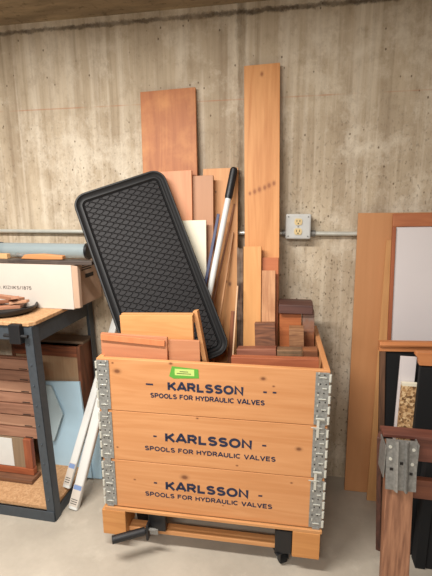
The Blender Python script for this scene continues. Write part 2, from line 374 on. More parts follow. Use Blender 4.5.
def arc(cx_, cy_, rx_, ry_, a0, a1, n_=8): return [(cx_+rx_*math.cos(math.radians(a0+(a1-a0)*i/n_)), cy_+ry_*math.sin(math.radians(a0+(a1-a0)*i/n_))) for i in range(n_+1)]
GL = {  # letter: (advance, strokes) in a box one unit tall, drawn as plain grotesque capitals
 'A': (.78, [[(.0, 0), (.37, 1), (.41, 1), (.78, 0)], [(.14, .3), (.64, .3)]]),
 'C': (.78, [arc(.40, .5, .36, .45, 45, 315, 14)]),
 'D': (.74, [[(.06, .06), (.06, .94), (.34, .94)] + arc(.34, .5, .34, .44, 90, -90, 10) + [(.06, .06)]]),
 'E': (.66, [[(.64, .94), (.07, .94), (.07, .06), (.66, .06)], [(.07, .52), (.58, .52)]]),
 'F': (.62, [[(.62, .94), (.07, .94), (.07, 0)], [(.07, .52), (.54, .52)]]),
 'G': (.82, [arc(.42, .5, .37, .45, 45, 340, 14) + [(.77, .46), (.46, .46)]]),
 'H': (.72, [[(.07, 0), (.07, 1)], [(.65, 0), (.65, 1)], [(.07, .52), (.65, .52)]]),
 'I': (.16, [[(.08, 0), (.08, 1)]]),
 'K': (.76, [[(.07, 0), (.07, 1)], [(.07, .36), (.68, 1)], [(.28, .56), (.72, 0)]]),
 'L': (.60, [[(.07, 1), (.07, .06), (.60, .06)]]),
 'M': (.86, [[(.07, 0), (.07, 1), (.43, .1), (.79, 1), (.79, 0)]]),
 'N': (.74, [[(.07, 0), (.07, .95), (.67, .05), (.67, 1)]]),
 'O': (.84, [arc(.42, .5, .36, .45, 0, 360, 20)]),
 'P': (.68, [[(.07, 0), (.07, .94), (.38, .94)] + arc(.38, .69, .24, .25, 90, -90, 8) + [(.07, .44)]]),
 'R': (.74, [[(.07, 0), (.07, .94), (.40, .94)] + arc(.40, .70, .23, .24, 90, -90, 8) + [(.07, .46)], [(.38, .46), (.68, 0)]]),
 'S': (.70, [arc(.35, .73, .26, .21, 25, 270, 10) + arc(.35, .28, .28, .23, 90, -155, 10)]),
 'T': (.66, [[(.33, 0), (.33, 1)], [(0, .94), (.66, .94)]]),
 'U': (.72, [[(.07, 1), (.07, .35)] + arc(.36, .35, .29, .29, 180, 360, 10) + [(.65, 1)]]),
 'V': (.74, [[(.03, 1), (.36, .02), (.38, .02), (.71, 1)]]),
 'Y': (.74, [[(.02, 1), (.37, .45), (.72, 1)], [(.37, .5), (.37, 0)]]),
 'Z': (.66, [[(.04, .94), (.60, .94), (.05, .06), (.64, .06)]]),
 '1': (.4, [[(.05, .75), (.25, .95), (.25, 0)]]), '8': (.66, [arc(.33, .74, .22, .21, 0, 360, 12), arc(.33, .28, .27, .24, 0, 360, 12)]),
 '7': (.6, [[(.0, .94), (.56, .94), (.2, 0)]]), '5': (.64, [[(.56, .94), (.14, .94), (.09, .5)] + arc(.31, .32, .27, .27, 120, -150, 10)]),
 '/': (.4, [[(0, 0), (.38, 1)]]), '.': (.16, [[(.08, 0), (.08, .14)]]), ' ': (.28, [])}
def text_mesh(bm_, s, cx, cz, w, h, wt=.17, y=0, gap=.15):
    tot = sum(GL[c][0]+gap for c in s)-gap; kx = w/tot; pen = cx-w/2
    for c in s:
        adv, strokes = GL[c]
        for st in strokes:
            P_ = [V((pen+px_*kx, 0, cz-h/2+pz_*h)) for px_, pz_ in st]; hw = wt*h/2; sd_ = []
            for i_, p in enumerate(P_):
                d0 = (p-P_[i_-1]).normalized() if i_ else (P_[1]-p).normalized()
                d1 = (P_[i_+1]-p).normalized() if i_ < len(P_)-1 else d0
                if i_ == 0 and (P_[0]-P_[-1]).length < 1e-6: d0 = (p-P_[-2]).normalized()
                if i_ == len(P_)-1 and (P_[0]-P_[-1]).length < 1e-6: d1 = (P_[1]-p).normalized()
                t_ = (d0+d1); t_ = t_.normalized() if t_.length > .2 else d0
                k_ = min(1.6, 1/max(.3, t_.dot(d0)))
                n_ = V((-t_.z, 0, t_.x))*hw*k_
                sd_.append((bm_.verts.new((p.x+n_.x, y, p.z+n_.z)), bm_.verts.new((p.x-n_.x, y, p.z-n_.z))))
            for a_, b_ in zip(sd_, sd_[1:]): bm_.faces.new((a_[0], a_[1], b_[1], b_[0]))
        pen += (adv+gap)*kx
def hinge(parent, sx, sy, h):
    """corner hinge of a collar: pierced leaf on the front (or back), pierced leaf on the side, round knuckles"""
    x = 0 if sx < 0 else CW; y = 0 if sy < 0 else CD
    bm = B()
    lw = .046; t_ = .0022
    fx0, fx1 = (x+(.002 if sx < 0 else -.002), x-sx*lw)
    fy = y+sy*.0005
    # leaf on the long face
    prism(bm, [(min(fx0, fx1), .004), (max(fx0, fx1), .004), (max(fx0, fx1), h-.006), (min(fx0, fx1), h-.006)], 1, fy, fy+sy*t_)
    # tongue reaching down over the collar below
    a_, b_ = x-sx*.008, x-sx*.034
    prism(bm, [(min(a_, b_), .006), (max(a_, b_), .006), (max(a_, b_)-.005, -.036), (min(a_, b_)+.005, -.036)], 1, fy+sy*.0024, fy+sy*.0046)
    # leaf on the short face
    sx0 = x+sx*.0005
    box2(bm, (sx0, y-sy*.002, .004), (sx0+sx*t_, y-sy*.046, h-.006))
    o = obj('hinge', bm, M['galv'], parent, bev=.0006)
    bm = B()
    for k in range(5):
        zz = .022+k*(h-.045)/4
        box(bm, (x-sx*(.016 if k % 2 else .022), fy+sy*.0035, zz), (.015 if k % 2 else .024, .003, .003))
        box(bm, (x-sx*.036, fy+sy*.0032, zz+.014), (.004, .002, .008))
        box(bm, (x+sx*.0032, y-sy*.022, zz), (.0025, .020, .003))
        cyl(bm, (x+sx*.001, y+sy*.002, zz-.014), (x+sx*.001, y+sy*.002, zz+.012), .0046, 10)
    obj('pressed_ribs', bm, M['conduit'], o, bev=.0006)  # raised ribs in a brighter metal, their glints put into the colour
    bm = B()
    for k in range(6):
        zz = .016+k*(h-.036)/5
        for dx in (.012, .030):
            cyl(bm, (x-sx*(dx+(k % 2)*.006), fy+sy*.0030, zz+.006), (x-sx*(dx+(k % 2)*.006), fy+sy*.0023, zz+.006), .0024, 8)
        box(bm, (x+sx*.0030, y-sy*.034, zz+.006), (.001, .005, .007)); box(bm, (x+sx*.0030, y-sy*.012, zz+.006), (.001, .005, .007))
    obj('slots', bm, M['rust_dark'], o)
rows = [  # karlsson left/right/mid px, sub left/right px, dashes px
    dict(k=((168, 386.0), (243, 391.0)), kh=.028, s=((150.5, 395.0), (264.5, 403.0)), sh=.0165, d=((149.5, 384.2, .026), (265.0, 392.2, .012), (274.5, 392.6, .012))),
    dict(k=((165.5, 437.6), (251.5, 444.2)), kh=.031, s=((145, 447.2), (275.5, 460.0)), sh=.0165, d=((155, 436.2, .012), (264.2, 445.6, .014))),
    dict(k=((166, 485.6), (248, 494.0)), kh=.031, s=((145.3, 491.6), (272, 508.4)), sh=.0165, d=((155.5, 482.8, .012), (260.3, 495.8, .014)))]
names = ['topmost', 'middle', 'bottom']
for k in range(3):
    zb = Z0 + (2-k)*CH
    h = CH-.0022
    t = thing('box_collar', '%s of the three stacked pine box collars with navy lettering' % names[k] + (', green tape on it' if k == 0 else ''), 'crate', CM @ V((0, 0, zb)), CRZ, 'stacked hinged box collars')
    mt = M['collar'][k]
    th = .019
    for nm, lo, hi in (('front_board', (.0, 0, 0), (CW, th, h)), ('back_board', (0, CD-th, 0), (CW, CD, h)), ('side_board', (0, th+.0005, 0), (th, CD-th-.0005, h)), ('side_board', (CW-th, th+.0005, 0), (CW, CD-th-.0005, h))):
        bm = B(); box2(bm, lo, hi)
        if nm == 'side_board':                                # grain must follow the board: own axes
            for v_ in bm.verts: v_.co = V((v_.co.y, -(v_.co.x-lo[0]), v_.co.z))
            obj(nm, bm, mt, t, loc=(lo[0], 0, 0), rot=(0, 0, math.pi/2), bev=.0015)
        else: obj(nm, bm, mt, t, bev=.0015)
    for sx in (-1, 1):
        for sy in (-1, 1): hinge(t, sx, sy, h)
    r = rows[k]
    for key, hh, s_, bo in (('k', r['kh'], 'KARLSSON', .30), ('s', r['sh'], 'SPOOLS FOR HYDRAULIC VALVES', .25)):
        a_, b_ = front(*r[key][0]), front(*r[key][1]); bm = B()
        text_mesh(bm, s_, (a_.x+b_.x)/2, (a_.z+b_.z)/2-zb, b_.x-a_.x, hh, bo, -.0006); obj('lettering', bm, M['ink'], t)
    for (x, y, w_) in r['d']:
        p = front(x, y); bm = B(); box(bm, (p.x, -.0006, p.z-zb), (w_, .0002, .006)); obj('dash', bm, M['ink'], t)
    if k == 0:
        a_, b_ = front(169, 366), front(199, 380)
        bm = B(); pts = []
        x0, x1, z1, z0 = a_.x, b_.x, a_.z-zb, b_.z-zb
        prism(bm, [(x0, z0+.008), (x0+.015, z0), (x1, z0+.006), (x1-.002, z1-.006), (x0+.01, z1)], 1, -.0010, -.0004); gt = obj('green_tape', bm, M['green'], t)
        gt['label'] = 'piece of green tape'
        bm = B(); box2(bm, (x0+.020, -.0014, z0+.013), (x1-.016, -.0010, z1-.008)); lb = obj('paper_label', bm, M['yellow'], gt)
        bm = B()
        for zz, ww in ((.020, .05), (.027, .03)): box(bm, ((x0+x1)/2, -.0016, z0+zz), (ww, .0002, .0022))
        obj('scribble', bm, M['ink_black'], gt)
# latch hooks on the front right hinges, one across every joint of the collars
for zz, l in ((Z0+2*CH, 'thin bright steel latch joining the top and middle collars'), (Z0+CH, 'thin bright steel latch joining the middle and bottom collars')):
    t = thing('latch', l, 'latch', CM @ V((CW-.024, -.006, zz)), CRZ)
    bm = B(); box2(bm, (-.012, -.003, -.040), (-.003, 0, .030)); obj('tongue', bm, M['conduit'], t, bev=.001)
    bm = B(); cyl(bm, (-.016, -.0035, .030), (.012, -.0035, .030), .003, 8); cyl(bm, (-.03, -.003, -.004), (.006, -.003, -.004), .0016, 8); obj('pin', bm, M['conduit'], t)

# ------------------------------------------------------------------ timber standing in the crate
ZF = Z0+.001
W = wood
red_board = W('red_oak_board', 'c98246', 'a35e2c', 'Z', .9, .4, blotch='cf8e54')
plank('tall_board', 'reddish brown wide board leaning on the wall behind the black tray', 'board', (140, 88), (195.3, 87), (197, 170), 'R', (-.022, 1.80, -.185, ZF), ZF, .018, red_board)
long_m = W('tall_maple_board', 'efb06c', 'c98544', 'Z', .8, .5, spots=((.0, 0, 1.64, .008), (-.01, 0, 1.18, .010), (.012, 0, 1.187, .009), (.03, 0, 1.195, .010), (.05, 0, 1.203, .009), (-.03, 0, 1.172, .009), (-.05, 0, 1.165, .007)), knotc='8a4c22')
plank('tall_board', 'tallest board, light orange, leaning against the wall left of the outlet', 'board', (244, 66), (280, 62.5), (279, 300), 'R', (-.028, 1.87, -.20, ZF), ZF, .024, long_m)
plank('pine_board', 'pale knotty pine board standing right of the black-handled pole', 'board', (203, 167), (238, 167.5), (237, 300), 'R', (-.024, 1.5, -.215, ZF), ZF, .018, W('yellow_pine', 'e8b375', 'cf8c4c', 'Z', .9, .4, spots=((.045, 0, .78, .008), (-.02, 0, 1.18, .004), (.03, 0, .79, .005))))
plank('board', 'plain tan-brown board standing right of the black tray, behind the cream panel', 'board', (192.6, 175), (213, 175), (213.4, 240), 'R', (-.078, 1.47, -.245, ZF), ZF, .018, W('tan_board', 'c4926a', 'b07d56', 'Z', 1, .25, streak=.3))
plank('board', 'salmon-pink board standing beside the top right corner of black tray', 'board', (160, 170), (191.4, 170), (192.2, 215), 'R', (-.098, 1.48, -.266, ZF), ZF, .018, W('salmon_board', 'e0a272', 'c98254', 'Z', .8, .4))
plank('panel', 'small cream-white panel showing between black tray and white pole', 'panel', (172, 219.5), (206, 220), (206.5, 290), 'R', (-.140, 1.30, -.285, ZF), ZF, .010, M['whiteboard'])
bark = W('bark_edge', '7b5a44', '2f211a', 'Z', 2, .8, blotch='9b8a78', rough=.9)
plank('rough_board', 'narrow dark rough-edged board left of the light short board', 'board', (237, 248), (243, 248), (237, 340), 'L', (-.138, 1.07, -.26, ZF), ZF, .02, bark, jag=.004)
plank('board', 'short light orange board in front of the tallest board', 'board', (243.6, 246.5), (261.3, 246), (243.2, 338), 'L', (-.157, 1.07, -.288, ZF), ZF, .022, W('light_orange', 'e9b06a', 'd0914c', 'Z', .8, .35))
plank('board', 'reddish board top peeking above rough pale board, front of tallest board', 'board', (262, 257.5), (278.5, 257.5), (278, 330), 'R', (-.137, 1.05, -.265, ZF), ZF, .022, W('reddish_short', 'cf7f48', 'b2602f', 'X', .8, .4))
plank('board', 'rough pale board with speckled face below the reddish board top', 'board', (261.8, 270.5), (275.4, 270.5), (275, 330), 'R', (-.183, 1.02, -.313, ZF), ZF, .022, W('rough_pale', 'e6b07a', 'b67d50', 'Z', 1.6, .6, blotch='a8704a'))
plank('timber_offcut', 'dark brown timber offcut end in front of the speckled board', 'offcut', (254.5, 323), (275, 324), (255, 345), 'L', (-.264, .80, -.362, ZF), ZF, .045, W('dark_offcut', '9a633f', '5f3a24', 'X', 1.5, .7))
plank('timber_offcut', 'wide pinkish brown offcut, lowest in front of the short boards', 'offcut', (236.5, 349), (276, 351), (237, 362), 'L', (-.350, .74, -.425, ZF), ZF, .06, W('pink_offcut', 'b07354', '7b4630', 'X', 1.4, .6))
plank('board', 'long reddish board edge lying just inside the crate front', 'board', (231, 357.5), (319, 364), (231.5, 372), 'L', (-.495, .78, -.50, ZF), ZF, .03, W('red_inner', 'b76c42', '8e4b2b', 'X', 1, .5))
# block pile on the right
plank('timber_block', 'orange square timber under the dark brown block', 'timber', (279.5, 312.5), (301.5, 312), (279.5, 345), 'L', (-.215, .88, -.235, ZF), ZF, .09, W('orange_block', 'c8793f', 'a1582a', 'X', 1, .5))
plank('timber_block', 'brown timber with a greyish weathered top, far right of the pile', 'timber', (302.4, 312.5), (314.4, 312.5), (314.4, 345), 'R', (-.215, .88, -.235, ZF), ZF, .09, W('grey_brown_block', 'a96a3c', '7b4626', 'X', 1.2, .5, blotch='8b8078'))
plank('timber_block', 'small pale sawn timber end in front of the orange block', 'timber', (289, 329), (303.8, 329), (289.4, 352), 'L', (-.300, .81, -.315, ZF), ZF, .055, W('pale_end', 'b98a5c', '7c5236', 'X', 1.5, .7, blotch='6d452e'))
plank('timber_offcut', 'rough greyish brown offcut at the foot of the block pile', 'offcut', (277, 350.5), (302, 352), (277.2, 360), 'L', (-.385, .745, -.40, ZF), ZF, .05, W('chip_rough', '8c6242', '54402e', 'X', 2.5, .9, blotch='9b7d5c'))
plank('timber_offcut', 'brown offcut in the crate corner at the far right', 'offcut', (303, 349), (317.6, 350.5), (318, 360), 'R', (-.375, .755, -.39, ZF), ZF, .05, W('corner_rough', 'a4683c', '6f4529', 'X', 2, .8))
pA, pB = at(278.5, 314, -.235), at(313, 313, -.235)
bt = .0
t0 = bpy.data.objects['timber_block']; zt = onp(279.5, 312.5, (-.215, .88, -.235, ZF)).z+.0012
bm = B(); w_ = (pB-pA).length
prism(bm, [(0, 0), (.052, .004), (.105, .0), (.105, .038), (.05, .042), (.004, .036)], 0, 0, w_)
tag(obj('timber_block', bm, W('walnut_block', '6a4336', '452a23', 'X', 1.3, .5), loc=(pA.x, -.236, zt), rot=(0, 0, .02), bev=.003), 'dark purplish brown block lying on top of two standing timbers', 'timber')

# pole, blue bar, thin sticks
p0, p1 = at(234.3, 168, -.062), at(213, 275, -.196)
d = (p1-p0).normalized(); pe = p0 + d*((p0.z-ZF-.012)/(-d.z))
q = (-d).to_track_quat('Z', 'Y').to_matrix().to_4x4(); mw = Matrix.Translation(pe) @ q; Lp = (pe-p0).length
t = thing('handled_pole', 'white pole with black rubber grip sticking up beside the tallest board', 'pole', mw=mw)
bm = B(); cyl(bm, (0, 0, 0), (0, 0, Lp-.125), .0125, 24); obj('shaft', bm, M['white'], t, smooth=True)
bm = B(); cyl(bm, (0, 0, Lp-.127), (0, 0, Lp-.008), .0165, 24); cyl(bm, (0, 0, Lp-.008), (0, 0, Lp), .0165, 24, .012); cyl(bm, (0, 0, Lp-.135), (0, 0, Lp-.127), .0145, 24)
obj('grip', bm, M['black'], t, smooth=True)
def stick(name, label, a, b_, w, th, mat, cat='stick'):
    d_ = (b_-a).normalized(); e = a + d_*((a.z-ZF-.01)/(-d_.z))
    u = V((1, 0, 0)); u = (u-d_*u.dot(d_)).normalized(); Y_ = (-d_).cross(u); mw_ = Matrix.Identity(4)
    for i in range(3): mw_[i][0] = u[i]; mw_[i][1] = Y_[i]; mw_[i][2] = -d_[i]; mw_[i][3] = e[i]
    bm_ = B(); box2(bm_, (-w/2, -th/2, 0), (w/2, th/2, (a-e).length)); return tag(obj(name, bm_, mat, mw=mw_, bev=.001), label, cat)
stick('flat_bar', 'dark blue flat bar leaning just left of the white pole', at(218.5, 214, -.118), at(207, 275, -.195), .012, .006, M['navy'], 'bar')
stk = W('brown_stick', 'b07645', '7b4a28', 'Z', 1.5, .6)
stick('wooden_stick', 'brown wooden stick leaning directly right of the white pole', at(234.5, 204, -.052), at(218, 280, -.15), .008, .010, stk)
stick('wooden_stick', 'light brown stick leaning between brown stick and knotty pine board', at(233, 232, -.082), at(222.5, 300, -.165), .007, .008, W('light_stick', 'd6a069', 'a8733f', 'Z', 1.5, .4))
stick('wooden_stick', 'thin pale splinter standing against the dark rough-edged board', at(237.6, 286, -.2), at(233.2, 352, -.30), .006, .012, W('pale_splinter', 'e3bd92', 'c49a6c', 'Z', 1.5, .4))
plank('wooden_strip', 'brown strip leaning at the right edge of black tray', 'strip', (231, 311), (236, 313), (228, 350), 'L', (-.225, .88, -.32, ZF), ZF, .01, W('brown_strip', 'a8683c', '6e3f23', 'Z', 1.5, .6))

# ------------------------------------------------------------------ black tray
TRc, BRc = at(162, 168.6, -.130), at(231.5, 351, -.325)
TLc = min((at(71.6, 198, -.36+.002*i) for i in range(120)), key=lambda p: abs((p-TRc).normalized().dot((BRc-TRc).normalized())))
v = (BRc-TRc); L = v.length; v.normalize(); u = TRc-TLc; u = u-v*u.dot(v); Wd = u.length; u.normalize(); Yv = (-v).cross(u)
o_ = TRc - u*(Wd/2) + v*(L/2)
mw = Matrix.Identity(4)
for i in range(3): mw[i][0] = u[i]; mw[i][1] = Yv[i]; mw[i][2] = -v[i]; mw[i][3] = o_[i]
TR = thing('boot_tray', 'large black rubber tray with embossed pattern tilted against the boards', 'tray', mw=mw)
def rr(w, h, r, n_=8):
    pts = []
    for cx_, cz_, a0 in ((w/2-r, h/2-r, 0), (-w/2+r, h/2-r, 90), (-w/2+r, -h/2+r, 180), (w/2-r, -h/2+r, 270)):
        for i in range(n_+1):
            a_ = math.radians(a0+90*i/n_); pts.append((cx_+r*math.cos(a_), cz_+r*math.sin(a_)))
    return pts
def ring(bm, prof, w, h, r):
    """loops of (inset, y) swept round a rounded rectangle"""
    loops = [[bm.verts.new((p[0], y, p[1])) for p in rr(w-2*i, h-2*i, max(.004, r-i))] for i, y in prof]
    for A_, B_ in zip(loops, loops[1:]):
        n_ = len(A_)
        for k in range(n_): bm.faces.new((A_[k], A_[(k+1) % n_], B_[(k+1) % n_], B_[k]))
    return loops
bm = B(); lp = ring(bm, [(.018, .008), (.0, .002), (.0, -.012), (.003, -.016), (.008, -.016), (.011, -.010), (.020, -.005), (.026, -.008), (.030, -.008), (.036, .0)], Wd, L, .055)
bm.faces.new(lp[0][::-1]); obj('rim', bm, M['rubber'], TR, smooth=True)
bm = B(); lp = ring(bm, [(.036, .0), (.040, -.004), (.044, -.004)], Wd, L, .055); bm.faces.new(lp[-1]); bm.faces.new(lp[0][::-1]); obj('embossed_base', bm, M['rubber_emb'], TR)

# ------------------------------------------------------------------ front left contents
plank('board', 'reddish orange board at the crate front left, wider of two', 'board', (100.5, 333), (167, 339), (101.5, 352), 'L', (-.547, .86, -.552, ZF), ZF, .012, W('front_red', 'cd8e62', 'b0704a', 'X', .9, .35))
plank('board', 'narrow orange board right of the wider reddish board at crate front', 'board', (167.8, 338.5), (199.5, 341), (200, 356), 'R', (-.536, .86, -.543, ZF), ZF, .012, W('front_orange', 'cc9064', 'ae7048', 'X', .9, .35))
a_ = at(101, 333.5, -.549); b_ = at(166, 340, -.549)
bm = B(); c_ = (a_+b_)/2; bar(bm, (a_+V((0, -.0028, -.012))), (b_+V((-.004, -.0028, -.012))), .005, .021, 0)
tag(obj('thin_batten', bm, W('batten', 'd98d58', 'bd7140', 'Z', 1, .3), bev=.0008), 'thin batten along the top of the wider reddish board', 'batten')
mwp, wp, Lp2 = frame_from((119.5, 315.5), (192.5, 322), (121, 334), (-.492, .91, -.517, ZF), 'L', ZF)
t = thing('drawer', 'pale pine drawer end standing behind the two reddish boards', 'drawer', mw=mwp)
bm = B(); box2(bm, (-wp/2, 0, Lp2-.16), (wp/2, .016, Lp2)); box2(bm, (-wp/2, 0, 0), (wp/2, .016, Lp2-.16)); obj('front_panel', bm, W('drawer_pine', 'e2a866', 'c98a4a', 'X', .8, .35), t, bev=.001)
bm = B(); box2(bm, (-wp/2, .0165, Lp2-.03), (wp/2, .032, Lp2+.004)); obj('back_strip', bm, M['pineX'], t, bev=.001)
plank('board_edge', 'light board seen edge-on sloping down right of the drawer end', 'board', (192.6, 311.5), (197, 311), (206.5, 360), 'R', (-.462, .90, -.482, ZF), ZF, .03, M['pine'])

# ------------------------------------------------------------------ workbench at the left
TX0, TX1, TY0, TY1, TZ = -1.75, -.955, -.505, -.03, .868
t = thing('workbench', 'blue-grey steel frame workbench with chipboard top and low shelf', 'workbench', ((TX0+TX1)/2, (TY0+TY1)/2, 0))
def rel(bm, dx=-(TX0+TX1)/2, dy=-(TY0+TY1)/2):
    for v_ in bm.verts: v_.co += V((dx, dy, 0))
    return bm
bm = B(); prism(bm, [(TX0, TY0-.005), (TX1-.01, TY0-.005), (TX1+.006, TY0+.02), (TX1+.006, TY1), (TX0, TY1)], 2, TZ-.016, TZ); obj('bench_top', rel(bm), M['chip'], t, bev=.003)
def leg(x, y, sx, sy, name='leg'):
    bm = B(); box2(bm, (x, y, 0), (x-sx*.038, y+sy*.003, TZ-.017)); box2(bm, (x, y, 0), (x-sx*.003, y+sy*.042, TZ-.017))
    for k in range(9): cyl(bm, (x-sx*.019, y-sy*.0006, .1+k*.085), (x-sx*.024, y-sy*.0001, .1+k*.085), .004, 8)
    for v_ in bm.verts: v_.co.x += sx*.024*(1-v_.co.z/TZ)
    obj(name, rel(bm), M['bluesteel'], t, bev=.001)
for x, s in ((TX0, -1), (TX1, 1)):
    leg(x, TY0, s, 1); leg(x, TY1, s, -1)
bm = B(); box2(bm, (TX0+.05, TY0+.004, TZ-.075), (TX1-.05, TY0+.007, TZ-.018)); obj('front_rail', rel(bm), M['bluesteel'], t, bev=.001)
for x, s in ((TX0, 1), (TX1, -1)):
    bm = B(); box2(bm, (x+s*.004, TY0+.043, TZ-.09), (x+s*.007, TY1-.043, TZ-.018)); obj('side_rail', rel(bm), M['bluesteel'], t, bev=.001)
    bm = B(); box2(bm, (x+s*.0042-s*.023, TY0+.043, .0), (x+s*.0075-s*.023, TY1-.043, .047)); obj('bottom_rail', rel(bm), M['bluesteel'], t, bev=.001)
bm = B(); box2(bm, (TX0-.018, TY0-.0045, .0), (TX1+.020, TY0-.0005, .047)); obj('bottom_rail', rel(bm), M['bluesteel'], t, bev=.001)
bm = B(); box2(bm, (TX0-.01, TY0+.006, .048), (TX1+.012, TY1-.006, .062)); obj('low_shelf', rel(bm), M['chip'], t)
SZ = .0625
# small black clamp under the bench front
ca = at(15, 334, TY0-.02)
t = thing('clamp', 'small black clamp hanging on the front rail under the bench top', 'clamp', (ca.x, TY0-.004, ca.z-.035))
bm = B(); box2(bm, (-.024, -.022, -.005), (.024, .0075, .072)); obj('body', bm, M['black'], t, bev=.004)
bm = B(); cyl(bm, (-.05, -.012, .026), (.05, -.012, .026), .007, 10); obj('pin', bm, M['black'], t)

# pan of wood scraps on the bench
pc = flr(2, 314, TZ)
t = thing('shallow_pan', 'shallow black pan on the bench front, heaped with wood scraps', 'pan', (pc.x, pc.y+.03, TZ+.0005))
bm = B(); n_ = 40; R_ = .116
prof = [(0.001, .001), (R_*.75, .001), (R_*.95, .014), (R_, .028), (R_+.004, .028), (R_+.004, .024), (R_*.97, .010), (R_*.78, -.0), (.001, 0)]
lo = [[bm.verts.new((r_*math.cos(i*math.tau/n_), r_*math.sin(i*math.tau/n_), z_)) for i in range(n_)] for r_, z_ in prof]
for A_, B_ in zip(lo, lo[1:]):
    for k in range(n_): bm.faces.new((A_[k], A_[(k+1) % n_], B_[(k+1) % n_], B_[k]))
obj('pan', bm, M['black'], t, smooth=True)
sc_m = [W('scrap_%s' % i, a_, b_, 'X', 1.4, .5) for i, a_, b_ in (('a', 'c48d68', '8d5a3e'), ('b', 'a9734f', '6b3f29'), ('c', 'd3a27c', '9b6a48'))]
px_, py_ = pc.x, pc.y+.03
spec = [((.02, -.045, .024), (.13, .026, .012), .5, 0, .0), ((-.03, -.01, .022), (.12, .03, .014), -.3, 1, .0), ((.045, .02, .024), (.10, .028, .014), 1.9, 2, .0),
        ((.005, -.02, .040), (.14, .022, .012), .9, 1, .12), ((.04, -.01, .050), (.09, .03, .012), -.7, 0, -.25), ((-.05, -.035, .040), (.09, .035, .012), .2, 2, .1), ((.0, .03, .044), (.11, .024, .014), -.1, 0, .05), ((.075, -.02, .041), (.07, .02, .010), .25, 2, -.1)]
lab = ['tan wood scrap lying lowest at the pan front', 'brown wood scrap lying under the others left of pan centre', 'pale wood scrap at the back right in the pan', 'long brown stick across the top of the scrap heap', 'short upright-tilted scrap forming the peak of the heap', 'flat pale scrap at the left of the heap', 'tan scrap lying across the back of the heap', 'small pale scrap near the right rim of the pan']
for (p, s_, rz, mi, ry), l in zip(spec, lab):
    bm = B(); box(bm, (0, 0, 0), s_)
    for v_ in bm.verts: v_.co.x *= 1+.12*(v_.co.y > 0)
    tag(obj('wood_scrap', bm, sc_m[mi], loc=(px_+p[0], py_+p[1], TZ+.002+p[2]*1.15+.002), rot=(0, ry, rz), bev=.001), l, 'wood scrap', 'wood scraps in the black pan')

# cardboard box on the bench
bx0, bx1, by0, by1 = -1.36, -.893, -.30, -.045
bz0, bz1 = TZ+.001, 1.058
t = thing('cardboard_box', 'open white-fronted cardboard box with brown side, on the bench by the tray', 'box', ((bx0+bx1)/2, (by0+by1)/2, bz0))
def relb(bm): return rel(bm, -(bx0+bx1)/2, -(by0+by1)/2)
Hh = bz1-bz0
bm = B(); box2(bm, (bx0, by0, 0), (bx1-.001, by0+.004, Hh)); fr = obj('front_panel', relb(bm), M['cardwhite'], t, bev=.001)
bm = B(); prism(bm, [(by0+.005, 0), (by1, .0), (by1, Hh-.01), (by0+.005, Hh-.004)], 0, bx1-.004, bx1); sd = obj('side_panel', relb(bm), M['card'], t); sd['label'] = 'brown printed side panel'
bm = B(); box2(bm, (bx0, by0+.005, 0), (bx0+.004, by1, Hh)); obj('side_panel', relb(bm), M['card'], t)
bm = B(); box2(bm, (bx0+.005, by1-.004, 0), (bx1-.005, by1, Hh-.012)); obj('back_panel', relb(bm), M['card'], t)
bm = B(); box2(bm, (bx0+.005, by0+.005, 0), (bx1-.005, by1-.005, .004)); obj('bottom_panel', relb(bm), M['card'], t)
bm = B(); prism(bm, [(bx1+.001, by0-.002), (bx1+.022, by0+.01), (bx1+.024, by0+.03), (bx1+.001, by0+.02)], 2, .004, Hh-.004); fl_ = obj('folded_flap', relb(bm), M['card'], t, bev=.002)
bm = B(); a_, b_ = at(0, 287, by0), at(31.5, 289, by0)
text_mesh(bm, 'MGTO. KIZNKS/1875', (a_.x+b_.x)/2-.03-(bx0+bx1)/2, a_.z-bz0, (b_.x-a_.x)+.06, .014, .16, by0-.0006-(by0+by1)/2); obj('printed_text', bm, M['ink_black'], fr)
bm = B()
X_ = bx1+.0006-(bx0+bx1)/2; yc = (by0+by1)/2
def sl(y0_, y1_, z0_, z1_): box2(bm, (X_, y0_-yc, z0_-bz0), (X_+.0003, y1_-yc, z1_-bz0))
sl(-.19, -.115, .985, 1.003)
for i in range(4): sl(-.22+.004*i, -.13, 1.022+.010*i, 1.027+.010*i)
obj('printed_text', bm, M['ink_black'], sd)
# things in the open box
xe = at(94.5, 258, -.27).x
bm = B(); box2(bm, (bx0-.05, 0, 0), (xe, .05, .017))
tag(obj('flat_board', bm, W('dark_filler', '5a4c42', '332b28', 'X', 1.5, .7, blotch='75685c'), loc=(0, -.297, bz1+.0008), bev=.003), 'dark grey-brown flat board lying across the top of the open cardboard box', 'board')
ty, tz_, tr_ = -.105, 1.095, .036
lx, rx = at(2, 250, ty).x, at(87, 250, ty).x
t = thing('storage_tube', 'clear grey plastic tube with black end caps lying in the cardboard box', 'tube', (lx, ty, tz_-tr_))
bm = B(); cyl(bm, (0, 0, tr_), (rx-lx, 0, tr_), tr_-.002, 32); obj('tube', bm, M['clear'], t, smooth=True)
bm = B(); cyl(bm, (-.012, 0, tr_), (0, 0, tr_), tr_+.001, 32); obj('end_cap', bm, M['black'], t)
bm = B(); cyl(bm, (rx-lx, 0, tr_), (rx-lx+.012, 0, tr_), tr_+.001, 32); obj('end_cap', bm, M['black'], t)
bm = B(); box2(bm, (bx0+.006, by1-.11, bz0+.006), (bx1-.006, by1-.006, tz_-tr_-.003))
tag(obj('packing_block', bm, M['card']), 'brown cardboard packing under the clear tube inside the box', 'packing')
a_, b_ = at(22, 251, -.27), at(64, 252.5, -.27); FB = bz1+.0008+.0175
bm = B(); prism(bm, [(0, -.004), (.1, -.006), (b_.x-a_.x, -.004), (b_.x-a_.x, .012), (.1, .018), (.02, .014)], 1, -.014, .014)
